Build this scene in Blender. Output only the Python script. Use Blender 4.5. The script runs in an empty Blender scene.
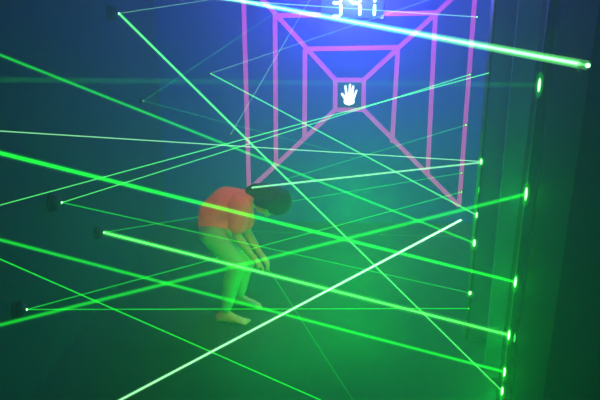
import bpy, bmesh, math, random
from mathutils import Vector, Matrix, Quaternion
random.seed(3)
C = bpy.context.scene.collection
S = bpy.context.scene
PI = math.pi
V = Vector

# ------------------------------------------------------------------ camera
F = 600.0
PITCH = math.radians(14.6); ROLL = 0.0074
CAM = V((0, 0, 1.8))
fwd = V((0, math.cos(PITCH), -math.sin(PITCH)))
r0 = V((1, 0, 0)); u0 = V((0, math.sin(PITCH), math.cos(PITCH)))
rt = r0*math.cos(ROLL) + u0*math.sin(ROLL)
up = u0*math.cos(ROLL) - r0*math.sin(ROLL)
cd = bpy.data.cameras.new('camera'); cam = bpy.data.objects.new('camera', cd); C.objects.link(cam)
M3 = Matrix((rt, up, -fwd)).transposed()
cam.matrix_world = Matrix.Translation(CAM) @ M3.to_4x4()
cd.sensor_width = 36; cd.lens = 36*F/600; cd.clip_start = 0.02
S.camera = cam

def ray(px, py): return fwd + rt*((px-300)/F) + up*((200-py)/F)
def PY(px, py, Y):                       # point of the place at distance Y along the room
    d = ray(px, py); return CAM + d*(Y/d.y)
def PX(px, py, X):
    d = ray(px, py); return CAM + d*(X/d.x)

# ------------------------------------------------------------------ materials
def mat(name, col, rough=0.6, spec=0.3, metal=0.0, emit=None, es=0.0, noise=0.0, nscale=8.0, bump=0.0, bscale=60.0):
    m = bpy.data.materials.new(name); m.use_nodes = True
    nt = m.node_tree; b = nt.nodes['Principled BSDF']
    b.inputs['Base Color'].default_value = (*col, 1)
    b.inputs['Roughness'].default_value = rough
    b.inputs['Specular IOR Level'].default_value = spec
    b.inputs['Metallic'].default_value = metal
    if emit:
        b.inputs['Emission Color'].default_value = (*emit, 1)
        b.inputs['Emission Strength'].default_value = es
    tc = nt.nodes.new('ShaderNodeTexCoord')
    if noise > 0:
        n = nt.nodes.new('ShaderNodeTexNoise'); n.inputs['Scale'].default_value = nscale
        n.inputs['Detail'].default_value = 5
        nt.links.new(tc.outputs['Object'], n.inputs['Vector'])
        mx = nt.nodes.new('ShaderNodeMixRGB'); mx.blend_type = 'MIX'
        mx.inputs[1].default_value = (*[c*(1-noise) for c in col], 1)
        mx.inputs[2].default_value = (*[min(1, c*(1+noise)) for c in col], 1)
        nt.links.new(n.outputs['Fac'], mx.inputs[0]); nt.links.new(mx.outputs[0], b.inputs['Base Color'])
    if bump > 0:
        n2 = nt.nodes.new('ShaderNodeTexNoise'); n2.inputs['Scale'].default_value = bscale
        nt.links.new(tc.outputs['Object'], n2.inputs['Vector'])
        bp = nt.nodes.new('ShaderNodeBump'); bp.inputs['Strength'].default_value = bump; bp.inputs['Distance'].default_value = 0.004
        nt.links.new(n2.outputs['Fac'], bp.inputs['Height']); nt.links.new(bp.outputs[0], b.inputs['Normal'])
    return m

def glow_mat(name, col, s):
    m = bpy.data.materials.new(name); m.use_nodes = True
    nt = m.node_tree; nt.nodes.clear()
    o = nt.nodes.new('ShaderNodeOutputMaterial'); e = nt.nodes.new('ShaderNodeEmission')
    e.inputs[0].default_value = (*col, 1); e.inputs[1].default_value = s
    nt.links.new(e.outputs[0], o.inputs['Surface'])
    return m

def beam_mat(name, col, s):              # haze lit along the ray: adds light, hides nothing
    m = bpy.data.materials.new(name); m.use_nodes = True
    nt = m.node_tree; nt.nodes.clear()
    o = nt.nodes.new('ShaderNodeOutputMaterial')
    e = nt.nodes.new('ShaderNodeEmission')
    e.inputs[0].default_value = (*col, 1); e.inputs[1].default_value = s
    nt.links.new(e.outputs[0], o.inputs['Volume'])
    return m

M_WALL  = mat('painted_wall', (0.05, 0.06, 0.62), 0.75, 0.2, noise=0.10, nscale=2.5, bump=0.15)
M_WALLD = mat('darkened_wall', (0.020, 0.040, 0.08), 0.8, 0.1, noise=0.10, nscale=2.5, bump=0.15)  # left wall colour darkened to stand in for weaker light there
M_FLOOR = mat('dark_floor', (0.03, 0.060, 0.05), 0.8, 0.1, noise=0.25, nscale=5, bump=0.3, bscale=90)
M_BAF   = mat('partition_paint', (0.12, 0.13, 0.30), 0.7, 0.2, noise=0.12, nscale=3, bump=0.15)
M_BLK   = mat('black_paint', (0.002, 0.003, 0.003), 0.7, 0.05, noise=0.2)
M_POST  = mat('black_post', (0.003, 0.003, 0.004), 0.7, 0.05, noise=0.2)
M_ALU   = mat('edge_metal', (0.03, 0.035, 0.04), 0.5, 0.3, 0.0, noise=0.1)
M_TAPE  = mat('fluorescent_tape', (0.95, 0.12, 0.75), 0.6, 0.2, emit=(1.0, 0.08, 0.60), es=0.50, noise=0.06, nscale=12)
M_HOUS  = mat('black_housing', (0.010, 0.011, 0.012), 0.5, 0.4, noise=0.2, nscale=20)
M_LENS  = glow_mat('laser_lens', (0.25, 1.0, 0.35), 6)
M_SPOT  = glow_mat('laser_spot', (0.22, 1.0, 0.22), 6)
M_SPOTD = glow_mat('laser_spot_faint', (0.08, 1.0, 0.15), 0.9)
M_DIG   = glow_mat('led_digit', (0.40, 0.98, 1.0), 9)
M_HAND  = glow_mat('lit_hand', (0.75, 1.0, 1.0), 2.2)
M_PANEL = mat('display_face', (0.05, 0.15, 0.50), 0.3, 0.5, noise=0.05)
M_BTN   = mat('button_plate', (0.03, 0.10, 0.35), 0.4, 0.4, noise=0.05)
M_WHITE = mat('white_shine', (0.8, 0.85, 0.9), 0.4, 0.4, noise=0.05)
M_SKIN  = mat('skin', (0.80, 0.38, 0.27), 0.6, 0.3, noise=0.08, nscale=15)
M_HAIR  = mat('dark_hair', (0.015, 0.013, 0.012), 0.55, 0.3, noise=0.4, nscale=60, bump=0.6, bscale=150)
M_SHIRT = mat('coral_cotton', (0.95, 0.16, 0.10), 0.85, 0.1, emit=(1.0, .10, .06), es=.16, noise=0.08, nscale=10, bump=0.4, bscale=40)  # faint glow added to the cotton so the coral looks brighter
M_TROU  = mat('pale_leggings', (0.30, 0.66, 0.34), 0.85, 0.1, noise=0.1, nscale=10, bump=0.3, bscale=40)
M_EYE   = mat('eye', (0.6, 0.6, 0.6), 0.2, 0.5, noise=0.02)
M_LIP   = mat('lip', (0.5, 0.15, 0.12), 0.5, 0.3, noise=0.05)

# ------------------------------------------------------------------ helpers
def link(name, bm, m, parent=None, smooth=False):
    me = bpy.data.meshes.new(name); bm.to_mesh(me); bm.free()
    if smooth:
        for p in me.polygons: p.use_smooth = True
    me.materials.append(m)
    o = bpy.data.objects.new(name, me); C.objects.link(o)
    if parent: o.parent = parent
    return o
def tag(o, label=None, cat=None, group=None, kind=None):
    if label: o['label'] = label
    if cat: o['category'] = cat
    if group: o['group'] = group
    if kind: o['kind'] = kind
    return o
def empty(name, loc, rot=None):
    o = bpy.data.objects.new(name, None); C.objects.link(o); o.location = loc
    o.empty_display_size = 0.05
    if rot is not None: o.rotation_mode = 'QUATERNION'; o.rotation_quaternion = rot
    return o
def box(bm, lo, hi, bev=0.0):
    c = [(a+b)/2 for a, b in zip(lo, hi)]; s = [b-a for a, b in zip(lo, hi)]
    r = bmesh.ops.create_cube(bm, size=1, matrix=Matrix.Translation(c) @ Matrix.Diagonal((*s, 1)))
    if bev > 0:
        es = list({e for v in r['verts'] for e in v.link_edges})
        bmesh.ops.bevel(bm, geom=es, offset=bev, segments=2, affect='EDGES', profile=0.5)
def cyl(bm, a, b, ra, rb=None, seg=16, caps=True):
    a = V(a); b = V(b); d = b-a; rb = ra if rb is None else rb
    q = V((0, 0, 1)).rotation_difference(d)
    mm = Matrix.Translation((a+b)/2) @ q.to_matrix().to_4x4()
    bmesh.ops.create_cone(bm, cap_ends=caps, segments=seg, radius1=ra, radius2=rb, depth=d.length, matrix=mm)
_unit = {}
class Blob:                              # fast collector of spheres, for bodies that are remeshed into one skin
    def __init__(self): self.v = []; self.f = []
    def add(self, c, r, seg, ring, rot):
        k = (seg, ring)
        if k not in _unit:
            b = bmesh.new(); bmesh.ops.create_uvsphere(b, u_segments=seg, v_segments=ring, radius=1)
            b.verts.ensure_lookup_table()
            _unit[k] = ([v.co.copy() for v in b.verts], [[v.index for v in f.verts] for f in b.faces]); b.free()
        vs, fs = _unit[k]; n = len(self.v); c = V(c)
        if rot is None: self.v += [(c.x+p.x*r[0], c.y+p.y*r[1], c.z+p.z*r[2]) for p in vs]
        else: self.v += [tuple(c + rot @ V((p.x*r[0], p.y*r[1], p.z*r[2]))) for p in vs]
        self.f += [[i+n for i in f] for f in fs]
    def to_mesh(self, me): me.from_pydata(self.v, [], self.f); me.update()
    def free(self): pass
def ball(bm, c, r, seg=20, ring=12, rot=None):
    if not hasattr(r, '__len__'): r = (r, r, r)
    if isinstance(bm, Blob): bm.add(c, r, seg, ring, rot); return
    mm = Matrix.Translation(c)
    if rot is not None: mm = mm @ rot.to_matrix().to_4x4()
    bmesh.ops.create_uvsphere(bm, u_segments=seg, v_segments=ring, radius=1, matrix=mm @ Matrix.Diagonal((*r, 1)))

# ------------------------------------------------------------------ the room
XL, XR, YB, YF, ZC = -1.40, 1.95, 6.0, -0.7, 2.9
def struct(name, lo, hi, m, kind=True):
    bm = bmesh.new(); box(bm, lo, hi); o = link(name, bm, m)
    o['kind'] = 'structure'; return o
struct('floor', (XL-.1, YF-.1, -.1), (XR+.1, YB+.1, 0), M_FLOOR)
struct('ceiling', (XL-.1, YF-.1, ZC), (XR+.1, YB+.1, ZC+.1), M_BLK)
struct('wall_back', (XL-.1, YB, 0), (XR+.1, YB+.1, ZC), M_WALL)
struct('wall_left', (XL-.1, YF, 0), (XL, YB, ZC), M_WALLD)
struct('wall_right', (XR, YF, 0), (XR+.1, YB, ZC), M_BAF)
struct('wall_front', (XL-.1, YF-.1, 0), (XR+.1, YF, ZC), M_BLK)

# partitions standing out from the right wall, each ends in a free edge
YA, YA2, YBF, YC = 3.45, 3.0, 2.6, 2.05
XA  = PY(481, 161, YA).x
XA2 = PY(513, 65, YA2).x
def leaned(xt, yt, xb, yb, Y):           # foot and lean of an edge standing at depth Y
    a = PY(xt, yt, Y); b = PY(xb, yb, Y); k = (a.x-b.x)/(a.z-b.z); return b.x-b.z*k, k
XB, LB = leaned(538.5, 85, 501.5, 391, YBF)
XC, LC = leaned(588.5, 80, 543, 400, YC)
def partition(name, x, y, th, label, post=0.0, m=M_BAF, postm=M_POST, lean=0.0):
    root = empty(name, (x, y, 0)); root.rotation_euler = (0, lean, 0)
    tag(root, label, 'partition')
    bm = bmesh.new(); box(bm, (post, 0, 0), (XR-x-.05, th, ZC-.03)); link('panel', bm, m, root)
    if post:
        bm = bmesh.new(); box(bm, (0, -.012, 0), (post-.001, th+.012, ZC-.004), .002); link('edge_post', bm, postm, root)
        bm = bmesh.new(); box(bm, (-.004, -.014, 0), (-.0005, -.004, ZC-.004)); link('edge_trim', bm, M_ALU, root)
    return root
partition('partition', XA, YA, .05, 'far blue-green partition panel beside the pink tape, with small laser glints along its edge', .012, postm=M_ALU)
partition('partition', XA2, YA2, .012, 'narrow dark teal partition panel just left of the black slot post')
partition('partition', XB, YBF, .05, 'tall teal partition whose black edge post carries the bright laser spots', .040, lean=LB)
partition('partition', XC, YC, .30, 'nearest black partition at the right edge of the view', m=M_BLK, lean=LC)

# ------------------------------------------------------------------ pink tape tunnel on the back wall
TW = .044
des = empty('tape_design', (PY(350, 95, YB).x, YB, PY(350, 95, YB).z))
tag(des, 'pink fluorescent tape lines forming a nested square tunnel on the back wall', 'wall decoration')
DL = V(des.location)
NS = [0]
def strip(a, b, lay=0):
    NS[0] += 1; lay = NS[0]*.35
    A = PY(*a, YB) - DL; B = PY(*b, YB) - DL
    A.y = B.y = 0
    d = B-A; n = V((-d.z, 0, d.x)).normalized()*TW/2
    bm = bmesh.new()
    y0, y1 = -.0004, -.0010-lay*.0004
    vs = []
    for y in (y0, y1):
        for q in (A-n, A+n, B+n, B-n): vs.append(bm.verts.new((q.x, y, q.z)))
    for f in ((0,1,2,3), (7,6,5,4), (0,4,5,1), (1,5,6,2), (2,6,7,3), (3,7,4,0)): bm.faces.new([vs[i] for i in f])
    bmesh.ops.recalc_face_normals(bm, faces=bm.faces)
    link('tape_strip', bm, M_TAPE, des)
q1 = [(335.3,80), (363.7,80), (363.5,109.6), (335.2,109.8)]
q2 = [(305,49), (398,47.5), (392,143), (304.5,138)]
q3 = [(275,15.5), (435.5,13), (427.5,175), (276,166)]
q4 = [(243,-22), (476.5,-24), (459,206), (249,190)]
for i in range(4): strip(q1[i], q1[(i+1) % 4])
for q in (q2, q3, q4):
    strip(q[0], q[1]); strip(q[0], q[3]); strip(q[1], q[2])
for i in range(4):
    strip(q1[i], q4[i], 1)

# hand button
hb = empty('hand_button', (PY(349.4, 95, YB).x, YB, PY(349.4, 95, YB).z))
tag(hb, 'square blue button plate with a glowing white hand in the middle of the tape tunnel', 'button')
bm = bmesh.new(); box(bm, (-.118, -.008, -.122), (.118, -.0045, .122), .0015); link('plate', bm, M_BTN, hb)
def pw(px, py):
    p = PY(px, py, YB) - V(hb.location); return V((p.x, 0, p.z))
bm = bmesh.new()
def cap2(a, b, ra, rb):
    a = pw(*a); b = pw(*b)
    d = b-a; n = V((-d.z, 0, d.x)).normalized(); t = d.normalized()
    pts = []
    for k in range(9):
        th = PI/2 + PI*k/8; pts.append(a + n*math.sin(th)*ra + t*math.cos(th)*ra)
    for k in range(9):
        th = -PI/2 + PI*k/8; pts.append(b + n*math.sin(th)*rb + t*math.cos(th)*rb)
    f1 = [bm.verts.new((p.x, -.014, p.z)) for p in pts]; f0 = [bm.verts.new((p.x, -.009, p.z)) for p in pts]
    bm.faces.new(f1); bm.faces.new(f0[::-1])
    for k in range(len(pts)):
        j = (k+1) % len(pts); bm.faces.new((f1[k], f0[k], f0[j], f1[j]))
cap2((348.9, 98.3), (349.1, 100.8), .050, .044)
cap2((346.6, 101.3), (351.4, 101.3), .031, .031)
cap2((346.6, 97), (345.4, 86.2), .013, .011)
cap2((349.4, 96), (349.9, 84.8), .014, .011)
cap2((351.6, 97), (353.1, 86.4), .013, .011)
cap2((353.2, 98.5), (356.4, 90.6), .012, .009)
cap2((346, 99.5), (342.0, 93.8), .016, .011)
bmesh.ops.recalc_face_normals(bm, faces=bm.faces)
link('hand_symbol', bm, M_HAND, hb)

# score display: 341 in seven-segment digits
sc0 = PY(353, 2, YB)
sb = empty('score_display', (sc0.x, YB, sc0.z))
tag(sb, 'blue-lit digital score display reading 341 high on the back wall', 'display')
x0 = PY(321, 2, YB).x - sc0.x; x1 = PY(383.5, 2, YB).x - sc0.x; zb = PY(350, 18.3, YB).z - sc0.z
ztop = zb + .36
bm = bmesh.new(); box(bm, (x0, -.022, zb), (x1, -.0105, ztop), .003); link('display_case', bm, M_PANEL, sb)
bm = bmesh.new(); v = [bm.verts.new(p) for p in ((x1+.004, -.024, zb-.004), (x1-.035, -.024, zb-.004), (x1+.004, -.024, zb+.045),
                                              (x1+.004, -.003, zb-.004), (x1-.035, -.003, zb-.004), (x1+.004, -.003, zb+.045))]
for f in ((0,2,1), (3,4,5), (0,1,4,3), (1,2,5,4), (2,0,3,5)): bm.faces.new([v[i] for i in f])
bmesh.ops.recalc_face_normals(bm, faces=bm.faces)
link('corner_shine', bm, M_WHITE, sb)  # white wedge stands for the shine on the display panel's corner
SEG = {'3': 'abgcd', '4': 'fgbc', '1': 'bc'}
dh, dw, st = .243, .088, .025
for ch, cx in (('3', 336.3), ('4', 355.3), ('1', 369.8)):
    X = PY(cx, 2, YB).x - sc0.x; z0 = PY(350, 16.6, YB).z - sc0.z
    g = empty('x', (0, 0, 0)) if False else None
    bm = bmesh.new()
    hx, zt, zm, zl = dw/2, z0+dh, z0+dh/2, z0
    segs = {'a': ((-hx, zt), (hx, zt)), 'g': ((-hx, zm), (hx, zm)), 'd': ((-hx, zl), (hx, zl)),
            'f': ((-hx, zm), (-hx, zt)), 'b': ((hx, zm), (hx, zt)), 'e': ((-hx, zl), (-hx, zm)), 'c': ((hx, zl), (hx, zm))}
    for s_ in SEG[ch]:
        (ax, az), (bx_, bz) = segs[s_]
        A = V((ax, 0, az)); B = V((bx_, 0, bz)); t = (B-A).normalized(); n = V((-t.z, 0, t.x))
        A = A + t*.006; B = B - t*.006
        L = (B-A).length; w = st/2
        pts = [A, A+t*w+n*w, B-t*w+n*w, B, B-t*w-n*w, A+t*w-n*w]
        f1 = [bm.verts.new((X+p.x, -.027, p.z)) for p in pts]; f0 = [bm.verts.new((X+p.x, -.0225, p.z)) for p in pts]
        bm.faces.new(f1); bm.faces.new(f0[::-1])
        for k in range(6): bm.faces.new((f1[k], f0[k], f0[(k+1) % 6], f1[(k+1) % 6]))
    bmesh.ops.recalc_face_normals(bm, faces=bm.faces)
    link('digit', bm, M_DIG, sb)

# ------------------------------------------------------------------ laser emitters
def emitter(p, normal, r, label, name='laser_emitter', group=None, spot=True, lens=.12):
    """p = lens tip; housing reaches back to the wall along -normal"""
    n = V(normal).normalized()
    q = V((0, 0, 1)).rotation_difference(n)
    L = r*1.25
    root = empty(name, p - n*L, q); tag(root, label, 'laser emitter', 'round laser emitters')
    bm = bmesh.new(); cyl(bm, (0,0,.001), (0,0,.012), r*1.05, r*.98, 28); link('base_plate', bm, M_HOUS, root, True)
    bm = bmesh.new()
    prof = [(r*.9, .012), (r*.92, L*.35), (r*.80, L*.6), (r*.55, L*.82), (r*.22, L*.95), (.001, L*.97)]
    rings = []
    for (rr, z) in prof:
        rings.append([bm.verts.new((rr*math.cos(2*PI*k/28), rr*math.sin(2*PI*k/28), z)) for k in range(28)])
    for a, b in zip(rings, rings[1:]):
        for k in range(28): bm.faces.new((a[k], a[(k+1) % 28], b[(k+1) % 28], b[k]))
    bm.faces.new(rings[-1]); bm.faces.new(rings[0][::-1])
    for k in range(4):
        a = 2*PI*k/4+.4; ball(bm, (r*.93*math.cos(a), r*.93*math.sin(a), .014), r*.08, 8, 6)
    link('housing', bm, M_HOUS, root, True)
    bm = bmesh.new(); ball(bm, (0, 0, L*.97), r*lens*1.0 if spot else r*.1, 12, 8); link('lens', bm, M_LENS, root, True)
    return root
def left_emitter(px, py, r, label):      # lens tip seen at (px,py), base on left wall
    p = PX(px, py, XL + r*1.25); emitter(p, (1, 0, 0), r, label); return p
E1 = left_emitter(119, 13.5, .060, 'black round laser emitter high on the left wall near the top of the view')
E2 = left_emitter(143.5, 101, .026, 'small dim round laser emitter at the far end of the left wall')
E3 = left_emitter(62, 202.5, .052, 'round black laser emitter on the left wall, level with the back of the bending person')
E4 = left_emitter(104, 232.5, .046, 'black round laser emitter on the left wall sending out the brightest beam')
E5 = left_emitter(27, 309.5, .046, 'lowest black round laser emitter on the left wall, by the horizontal beam')
E6p = PY(588, 65.5, YC-.032)
emitter(E6p, (0, -1, 0), .024, 'black round laser emitter on the nearest partition at upper right', lens=.32)
E7 = PY(210.5, 73.5, YB-.02); E8 = PY(230.5, 134.5, YB-.02)
emitter(E7, (0, -1, 0), .014, 'tiny laser emitter on the back wall left of the tape tunnel, upper one', spot=False)
emitter(E8, (0, -1, 0), .014, 'tiny laser emitter on the back wall left of the tape tunnel, lower one', spot=False)

# ------------------------------------------------------------------ receivers / spots on the right
def receiver(p, w, h, label, m, depth=.006):
    root = empty('laser_receiver', p); tag(root, label, 'laser receiver', 'laser receivers on the right partitions')
    bm = bmesh.new(); box(bm, (-.003, 0, -h*.6), (w*.5+.004, depth, h*.6), .001); link('holder', bm, M_HOUS, root)
    bm = bmesh.new(); ball(bm, (0, -.001, 0), (w/2, .006, h/2), 14, 10); sp = link('lit_spot', bm, m, root, True)
    if m is M_SPOT:
        bm = bmesh.new(); ball(bm, (-.004, -.012, 0), (w*1.7, w*1.7, h*1.0), 16, 12); link('glow', bm, beam_mat('lit_haze', (.02, 1, .04), .35/(w*3.4)), root, True)
    return p
RB = {}
for (px, py, h, m, lab) in (
    (536.5, 85, .058, M_SPOT, 'topmost green glowing laser spot on the black edge post'),
    (524.3, 194, .060, M_SPOT, 'second glowing laser spot from the top on the black edge post, with a halo'),
    (514.3, 282, .050, M_SPOT, 'third glowing laser spot down the black edge post'),
    (507.3, 335, .050, M_SPOT, 'fourth glowing laser spot down the black edge post, beside a fainter twin'),
    (502.3, 372, .048, M_SPOT, 'second lowest glowing laser spot on the black edge post'),
    (500.0, 391, .044, M_SPOT, 'lowest glowing laser spot on the black edge post at the bottom of view')):
    p = PY(px, py, YBF-.020); p.x = XB + LB*p.z - .005
    RB[py] = receiver(p, .010, h, lab, m)
p = PY(514.5, 338, YBF-.02); receiver(p, .009, .045, 'faint green glint on the right side of the black edge post', M_SPOTD)
RA = {}
for (px, py, w, h, m, lab) in (
    (487, 73, .006, .012, M_SPOTD, 'tiny green laser point high on the far partition edge'),
    (480, 161.5, .012, .034, M_SPOT, 'pale green laser spot on the far partition edge where two beams meet'),
    (477, 190, .007, .045, M_SPOTD, 'faint green glint below the meeting beams on the far partition edge'),
    (474.6, 215, .010, .035, M_SPOT, 'small green laser spot on the far partition edge at mid height'),
    (472.5, 243, .016, .045, M_SPOT, 'larger green laser spot on the far partition edge below mid height'),
    (469.3, 271, .006, .03, M_SPOTD, 'faint green glint low on the far partition edge'),
    (467.5, 293, .016, .026, M_SPOT, 'lowest bright green laser spot on the far partition edge'),
    (466.5, 308.5, .010, .014, M_SPOTD, 'small receiver at the end of the horizontal beam near the floor')):
    p = PY(px, py, YA-.012); p.x = XA-.003
    RA[py] = receiver(p, w, h, lab, m)
RW = {}
for (px, py, lab) in ((477, 17, 'top laser receiver dot at the right of the tape on the back wall'),
                      (470, 74.5, 'laser receiver dot on the outer right tape line level with the hand button'),
                      (466, 125, 'laser receiver dot beside the outer right tape line below the hand button'),
                      (461.5, 173, 'laser receiver dot on the back wall beside the lower outer tape line'),
                      (461.5, 192, 'laser receiver dot on the back wall just above the tape corner'),
                      (461, 220, 'lowest laser receiver dot on the back wall at the end of a bright beam')):
    p = PY(px, py, YB-.012)
    root = empty('laser_receiver', p); tag(root, lab, 'laser receiver', 'laser receivers beside the tape on the back wall')
    bm = bmesh.new(); cyl(bm, (0, .0105, 0), (0, .002, 0), .016, .014, 16); link('holder', bm, M_HOUS, root)
    bm = bmesh.new(); ball(bm, (0, -.001, 0), .006, 10, 8); link('lit_spot', bm, M_SPOT, root, True)
    RW[py] = p

# ------------------------------------------------------------------ beams
G = (0.012, 1.0, 0.02)
GP = (0.30, 1.0, 0.40)
_bm = {}
def bmat(col, s):
    k = (col, round(s, 2))
    if k not in _bm: _bm[k] = beam_mat('lit_haze', col, s)
    return _bm[k]
def project(p):
    d = p - CAM; z = d.dot(fwd); return (300+F*d.dot(rt)/z, 200-F*d.dot(up)/z, z)
def extend(px, py, qpt, qx, qy, Y): pass
def beam(a, b, w0, w1, col, s, label, halo=0, hs=.05):
    """w0/w1 = beam diameters in metres at its ends; s = brightness of the line of sight through its middle"""
    if max(w0, w1) <= .0101: w0 *= .72; w1 *= .72
    root_bm = bmesh.new(); mid = (a+b)/2
    cyl(root_bm, a-mid, b-mid, w0/2, w1/2, 12)
    wm = (w0+w1)/2
    o = link('laser_ray', root_bm, bmat(col, 1.4*s/wm), None, True); o.location = mid
    tag(o, label, 'laser ray', 'laser rays crossing the dark room'); o['kind'] = 'thing'
    if halo:
        hb_ = bmesh.new(); cyl(hb_, a-mid, b-mid, w0*halo/2, w1*halo/2, 12)
        link('glow', hb_, bmat(col, hs*s/(wm*halo)), o, True)
    return o
def L(px, py, Y): return PY(px, py, Y)
def LW(px, py): return PX(px, py, XL+.004)

# name, start, end, diam0, diam1, colour, strength
beam(L(150, -16, 3.6), E6p, .008, .0125, (.16, 1.0, .20), 3.0, 'thickest white-green laser beam sloping across the top to the upper right emitter', 2.6, .25)
beam(L(180, -3, 5.9), RW[17], .012, .010, GP, .8, 'thin pale laser beam crossing the score display near the top edge')
beam(E1, RB[391], .011, .006, (.10, 1.0, .16), 1.1, 'pale laser beam dropping diagonally from the high left emitter to the lowest post spot', 2.5, .2)
beam(E1, L(260, -8, 5.6), .007, .007, GP, .45, 'faint laser beam rising right from the high left emitter')
beam(LW(-40, 39), RA[243], .011, .011, G, .45, 'green laser beam sloping from upper left edge down to the far partition', 2, .3)
beam(LW(-70, 79), RB[85], .024, .024, G, .055, 'very faint wide level beam near the top, ending at the topmost post spot')
beam(E2, L(290, 3, YB-.01), .009, .009, G, .32, 'faint laser beam rising right from the small far emitter')
beam(E2, L(330, 150, 5.9), .009, .009, G, .32, 'faint laser beam falling right from the small far emitter')
beam(E7, L(440, -4, 5.9), .009, .009, GP, .50, 'faint pale beam rising right from the upper tiny emitter past the display')
beam(E7, RA[215], .011, .011, (.10, 1.0, .16), .70, 'thin green beam sloping from the upper tiny emitter down to the far partition')
beam(E8, L(312, -4, 5.8), .009, .008, GP, .60, 'thin pale steep beam rising from the lower tiny emitter')
beam(LW(-40, 216), RA[73], .007, .008, (.10, 1.0, .16), .95, 'thin beam rising from the left edge to the tiny high point on the far partition')
beam(E3, RW[74.5], .009, .010, (.10, 1.0, .16), .95, 'thin beam rising from the mid height left emitter to the outer tape line')
beam(LW(-40, 128.5), RA[161.5], .008, .008, GP, .75, 'pale almost level beam from the left edge to the meeting spot')
beam(LW(-70, 135.5), RB[282], .0165, .012, G, .75, 'thick bright green beam passing in front of the person from the left edge', 1.8, .3)
beam(E3, RA[293], .010, .008, G, .55, 'thin beam sloping down from the mid height left emitter to the far partition')
beam(E4, RB[335], .013, .010, (.07, 1.0, .08), 2.3, 'brightest green beam running from the left wall emitter past the person\'s knees', 3.2, .16)
beam(E4, RW[173], .009, .009, G, .5, 'thin beam rising gently behind the person from the brightest emitter')
beam(L(252, 187.6, 3.64), RA[161.5]+V((0,0,-.006)), .011, .009, GP, .9, 'bright short beam leaving the top of the person\'s head towards the meeting spot', 2, .2)
beam(LW(-60, 224), RB[372], .013, .0135, G, .48, 'broad green beam low across the left and middle ending near the bottom of the post', 1.8, .3)
beam(LW(-40, 241.5), L(350, 413, 2.3), .0085, .0085, G, .8, 'green beam falling steeply from the left edge to the bottom centre')
beam(E5, RA[308.5], .008, .008, G, .7, 'level thin beam just above the floor from the lowest emitter')
beam(E5, RW[192], .009, .010, G, .55, 'thin beam rising from the lowest emitter to above the tape corner')
beam(LW(-60, 340), RB[194], .014, .016, G, .42, 'broad soft green beam rising from lower left to the haloed post spot', 1.8, .3)
beam(L(90, 416, 2.3), RW[220], .009, .016, GP, 1.6, 'bright pale beam rising from the bottom edge to the lowest wall receiver', 2.2, .2)
beam(L(268, 268, 4.3), L(360, 411, 2.3), .007, .005, G, .2, 'faint beam falling steeply beside the person to the bottom edge')
beam(L(285, 179.5, 4.0), RW[125], .008, .009, G, .35, 'thin faint beam rising from above the person\'s head to the outer tape line')
beam(L(250, 231.5, 3.98), L(474, 237, 3.45), .007, .007, G, .14, 'very faint level beam between the person and the far partition')

# ------------------------------------------------------------------ the bending person
def sph_chain(bm, pts, n=10, seg=14, ring=8):
    """pts: (Vector, r) or (Vector, (rx, ry, rz))"""
    def tr(r): return V(r) if hasattr(r, '__len__') else V((r, r, r))
    for (a, ra), (b, rb) in zip(pts, pts[1:]):
        ra, rb = tr(ra), tr(rb)
        k = max(2, int((b-a).length/(min(min(ra), min(rb))*.35))+1)
        for i in range(k+1):
            t = i/k; ball(bm, a.lerp(b, t), ra.lerp(rb, t), seg, ring)
def baked(name, bm, m, parent, vox=.008, smooth_it=6, smooth=True):
    me = bpy.data.meshes.new('tmp'); bm.to_mesh(me); bm.free()
    o = bpy.data.objects.new('tmp', me); C.objects.link(o)
    r = o.modifiers.new('r', 'REMESH'); r.mode = 'VOXEL'; r.voxel_size = vox; r.use_smooth_shade = True
    s = o.modifiers.new('s', 'SMOOTH'); s.iterations = smooth_it; s.factor = .5
    dg = bpy.context.evaluated_depsgraph_get(); dg.update()
    me2 = bpy.data.meshes.new_from_object(o.evaluated_get(dg)); me2.name = name
    bpy.data.objects.remove(o)
    me2.materials.clear(); me2.materials.append(m)
    for p in me2.polygons: p.use_smooth = True
    o2 = bpy.data.objects.new(name, me2); C.objects.link(o2); o2.parent = parent
    return o2
base = V((-.42, 3.76, 0))
per = empty('person', base)
tag(per, 'barefoot person in a coral T-shirt and pale leggings, bending forward with dark hair hanging', 'person')
def Q(px, py, Y): return PY(px, py, Y) - base
YM = 3.78
pelvis = Q(214.5, 229, YM); lumb = Q(215, 213, YM); chest = Q(226.5, 203.5, YM); uch = Q(240, 203, YM)
neck0 = Q(249, 200, YM); neck1 = Q(258, 200, YM); headc = Q(271.5, 201.5, YM)
hipR = Q(213, 233, YM-.075); hipL = Q(216, 231, YM+.075)
kneeR = Q(238, 265, 3.62); kneeL = Q(247, 260, 3.93)
def floorpt(px, py, z):
    d = ray(px, py); t = (z-CAM.z)/d.z; return CAM + d*t - base
ankR = floorpt(224, 313.5, .065); ankL = floorpt(238.5, 297.5, .065)
toeR = V((ankR.x+.135, ankR.y-.02, .020)); toeL = V((ankL.x+.13, ankL.y-.015, .020))
shR = Q(240, 206, YM-.135); shL = Q(243, 203, YM+.135)
elR = Q(236.5, 236, YM-.16); elL = Q(247, 232, YM+.14)
wrR = Q(252, 256, YM-.13); wrL = Q(259, 252, YM+.10)
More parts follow.
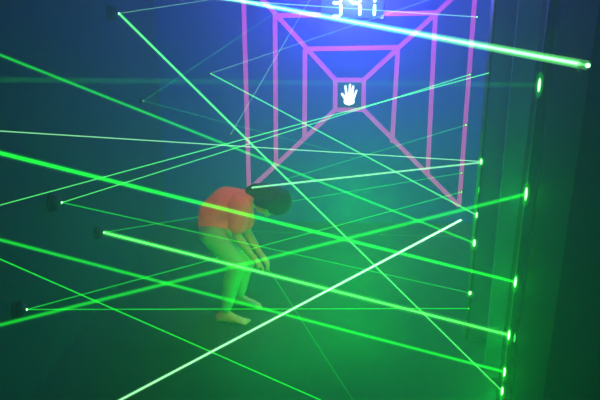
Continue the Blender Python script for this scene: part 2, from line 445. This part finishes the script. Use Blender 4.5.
def hand(bm, w, d, side, palmn):
    d = d.normalized(); s = d.cross(palmn).normalized(); n = s.cross(d).normalized()
    pc = w + d*.045
    sph_chain(bm, [(w, .020), (w+d*.02, .022)])
    for o_ in (-.022, -.008, .008, .022):
        sph_chain(bm, [(w+d*.018+s*o_*.6, .014), (w+d*.075+s*o_, .0125)])
    for o_, l in ((-.028, .052), (-.010, .064), (.009, .060), (.027, .046)):
        b0 = w+d*.075+s*o_; b1 = b0+d*l*.5+n*.004+s*o_*.12; b2 = b1+d*l*.32+n*.014; b3 = b2+d*l*.22+n*.014
        sph_chain(bm, [(b0, .0105), (b1, .0092), (b2, .0082), (b3, .0070)], seg=10, ring=7)
    t0 = w+d*.022+s*side*.020; t1 = t0+d*.028+s*side*.022+n*.006; t2 = t1+d*.022+s*side*.006+n*.008
    sph_chain(bm, [(t0, .013), (t1, .011), (t2, .009)], seg=10, ring=7)
def foot(bm, a, toe, side):
    d = (toe-a); d.z = 0; d.normalize(); s = V((-d.y, d.x, 0))
    heel = V((a.x, a.y, .034)) - d*.030
    sph_chain(bm, [(a, (.034, .032, .034)), (heel, (.032, .030, .033))])
    sph_chain(bm, [(heel, (.032, .028, .033)), (V((a.x, a.y, .036))+d*.05, (.034, .032, .034)), (V((a.x, a.y, .024))+d*.105, (.030, .040, .023)),
                   (V((a.x, a.y, .018))+d*.125, (.022, .038, .017))])
    sph_chain(bm, [(a+V((0,0,.01)), (.030, .027, .03)), (V((a.x, a.y, .045))+d*.055, (.028, .025, .026))])
    for k, (o_, l, r) in enumerate(((-.029, .034, .0135), (-.010, .032, .0095), (.006, .028, .009), (.020, .023, .0085), (.031, .017, .008))):
        p = V((a.x, a.y, .014))+d*.128+s*o_*side
        sph_chain(bm, [(p, r*1.15), (p+d*l+V((0, 0, -.002)), r)], seg=10, ring=7)
bm = Blob()
sph_chain(bm, [(pelvis, (.095, .13, .095)), (lumb, (.088, .115, .088)), (chest, (.094, .13, .094)), (uch, (.080, .135, .080)), (neck0, (.05, .07, .05))])
sph_chain(bm, [(neck0, (.045, .05, .045)), (neck1, .042), (headc, .05)])
for h, k, a in ((hipR, kneeR, ankR), (hipL, kneeL, ankL)):
    calf = k.lerp(a, .3)+V((-.012, 0, 0))
    sph_chain(bm, [(h, .080), (h.lerp(k, .5), .066), (k, .050), (calf, .048), (k.lerp(a, .75), .034), (a, .029)])
foot(bm, ankR, toeR, -1); foot(bm, ankL, toeL, 1)
for s_, e, w, sd in ((shR, elR, wrR, -1), (shL, elL, wrL, 1)):
    sph_chain(bm, [(uch.lerp(s_, .6), .055), (s_, .046), (s_.lerp(e, .5), .038), (e, .031), (e.lerp(w, .3), .032), (w, .021)])
    hand(bm, w, (w-e).normalized()+V((.25, 0, -.1)), -1 if sd < 0 else 1, V((-.3, 0, -1)))
# head: skull axis; crown points right and slightly down, face looks down
crown = V((.96, 0, -.12)).normalized(); face = V((-.12, 0, -.96)).normalized(); lat = V((0, 1, 0))
Rh = Matrix((face, lat, crown)).transposed().to_quaternion()
def H(f, l, c): return headc + face*f + lat*l + crown*c
ball(bm, H(-.005, 0, .018), (.090, .074, .092), 28, 18, Rh)
ball(bm, H(.030, 0, -.040), (.058, .055, .062), 24, 14, Rh)            # jaw
sph_chain(bm, [(H(.055, 0, -.070), .022), (H(.066, 0, -.078), .017)])  # chin
sph_chain(bm, [(H(.082, 0, .005), .009), (H(.100, 0, -.024), .011)])   # nose
sph_chain(bm, [(H(.088, .012, -.026), .008), (H(.088, -.012, -.026), .008)])
for sd in (-1, 1):
    sph_chain(bm, [(H(.074, sd*.012, .018), .010), (H(.066, sd*.045, .016), .010)])  # brow
    sph_chain(bm, [(H(.060, sd*.045, -.025), .018), (H(.050, sd*.05, -.035), .018)]) # cheek
    ball(bm, H(-.008, sd*.074, -.008), (.020, .010, .030), 14, 10, Rh)  # ear
body = baked('body', bm, M_SKIN, per, .0065, 3)
body['label'] = 'bare skin with face, hands and bare feet'
for sd in (-1, 1):
    bm = bmesh.new(); ball(bm, H(.070, sd*.030, -.002), (.011, .014, .009), 14, 10, Rh); link('eye', bm, M_EYE, per, True)
bm = bmesh.new(); ball(bm, H(.080, 0, -.049), (.008, .022, .007), 14, 10, Rh); link('mouth', bm, M_LIP, per, True)
# shirt
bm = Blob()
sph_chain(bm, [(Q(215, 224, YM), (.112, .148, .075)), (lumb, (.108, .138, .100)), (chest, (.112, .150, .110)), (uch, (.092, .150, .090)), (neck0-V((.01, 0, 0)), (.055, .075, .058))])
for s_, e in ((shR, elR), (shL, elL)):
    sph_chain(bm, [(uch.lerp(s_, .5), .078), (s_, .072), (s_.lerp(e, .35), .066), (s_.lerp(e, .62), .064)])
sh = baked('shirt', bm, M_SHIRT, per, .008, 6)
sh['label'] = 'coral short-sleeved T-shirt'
# trousers
bm = Blob()
sph_chain(bm, [(Q(214.5, 222, YM), (.102, .138, .05)), (pelvis, (.106, .140, .10)), (Q(216, 234, YM), (.095, .14, .08))])
for h, k, a in ((hipR, kneeR, ankR), (hipL, kneeL, ankL)):
    calf = k.lerp(a, .3)+V((-.012, 0, 0))
    sph_chain(bm, [(h, .094), (h.lerp(k, .5), .080), (k, .063), (calf, .060), (k.lerp(a, .72), .045), (k.lerp(a, .84), .041)])
tr = baked('leggings', bm, M_TROU, per, .008, 5)
# hair
bm = Blob()
ball(bm, H(-.012, 0, .030), (.100, .086, .106), 28, 18, Rh)
sph_chain(bm, [(H(-.045, 0, -.02), (.055, .07, .055)), (H(-.050, 0, -.075), (.045, .06, .050)), (H(-.045, 0, -.12), (.035, .05, .040))])
for sd in (-1, 1):
    sph_chain(bm, [(H(-.03, sd*.066, .03), (.04, .02, .04)), (H(.0, sd*.072, -.03), (.036, .018, .04)), (H(-.005, sd*.064, -.085), (.032, .016, .035))])
sph_chain(bm, [(H(-.075, 0, -.01), (.040, .055, .035)), (H(-.085, -.01, -.06), (.045, .05, .032)), (H(-.078, -.015, -.11), (.045, .045, .034)), (H(-.06, -.02, -.15), (.030, .035, .028))])
hr = baked('hair', bm, M_HAIR, per, .007, 4)
hr['label'] = 'dark hair gathered over the neck'

# ------------------------------------------------------------------ haze filling the room
bm = bmesh.new(); box(bm, (XL+.0, YF+.0, .0), (XR-.0, YB-.0, ZC-.0))
hz = bpy.data.materials.new('thin_haze'); hz.use_nodes = True
nt = hz.node_tree; nt.nodes.clear()
o = nt.nodes.new('ShaderNodeOutputMaterial'); vs = nt.nodes.new('ShaderNodeVolumeScatter')
vs.inputs['Color'].default_value = (.8, .9, 1, 1); vs.inputs['Density'].default_value = .092
vs.inputs['Anisotropy'].default_value = .55
nt.links.new(vs.outputs[0], o.inputs['Volume'])
hzo = link('haze', bm, hz)
tag(hzo, 'thin theatrical haze filling the whole dark room', 'haze', None, 'stuff')

# ------------------------------------------------------------------ lights
def light(name, kind, loc, col, e, size=.1, rot=None, sy=None):
    l = bpy.data.lights.new(name, kind); l.color = col; l.energy = e
    if kind == 'AREA':
        l.size = size
        if sy: l.shape = 'RECTANGLE'; l.size_y = sy
    else: l.shadow_soft_size = size
    o = bpy.data.objects.new(name, l); C.objects.link(o); o.location = loc
    if rot: o.rotation_euler = rot
    return o
light('score_light', 'POINT', (sc0.x, YB-.35, sc0.z+.12), (.15, .12, 1.0), 85, .12)
light('digit_light', 'POINT', (sc0.x, YB-.20, sc0.z+.02), (.05, .6, 1.0), 2.4, .05)
light('unseen_blue_light', 'POINT', (.2, 5.2, 2.75), (.20, .12, 1.0), 18, .2)  # unseen blue ceiling light, assumed near the display
light('unseen_blue_light', 'POINT', (.5, 2.3, 2.75), (.26, .11, 1.0), 17, .2)  # unseen, added to put blue on the near faces of the partitions
for k in (194, 282, 335, 372, 391):
    p = RB[k]; light('spot_light', 'POINT', p+V((-.06, -.02, 0)), (.005, 1, .03), 2.2, .02)
for k, (x, y, z, e) in enumerate(((.35, 3.5, .30, 20), (.45, 4.7, .55, 30), (-.5, 4.6, .3, 8), (-.15, 3.1, .3, 8))):
    light('beam_scatter_fill', 'POINT', (x, y, z), (.001, 1.0, .035), e, .35)  # added green fill points in mid-air, standing in for light scattered by the beams
l = light('warm_fill_spot', 'SPOT', (.1, 2.4, 2.8), (1, .30, .24), 80, .1)  # unseen spot added to warm the person's shirt and feet
l.data.spot_size = math.radians(26); l.data.spot_blend = .8
l.rotation_euler = (V((-.36, 3.76, .3))-V((.1, 2.4, 2.8))).to_track_quat('-Z', 'Y').to_euler()

w = bpy.data.worlds.new('world'); S.world = w; w.use_nodes = True
w.node_tree.nodes['Background'].inputs[0].default_value = (0, 0, 0, 1)
S.view_settings.view_transform = 'Standard'; S.view_settings.look = 'None'
S.view_settings.gamma = 1; S.view_settings.use_curve_mapping = False
S.view_settings.exposure = 0
S.cycles.transparent_max_bounces = 96
S.cycles.volume_bounces = 1
S.cycles.max_bounces = 6
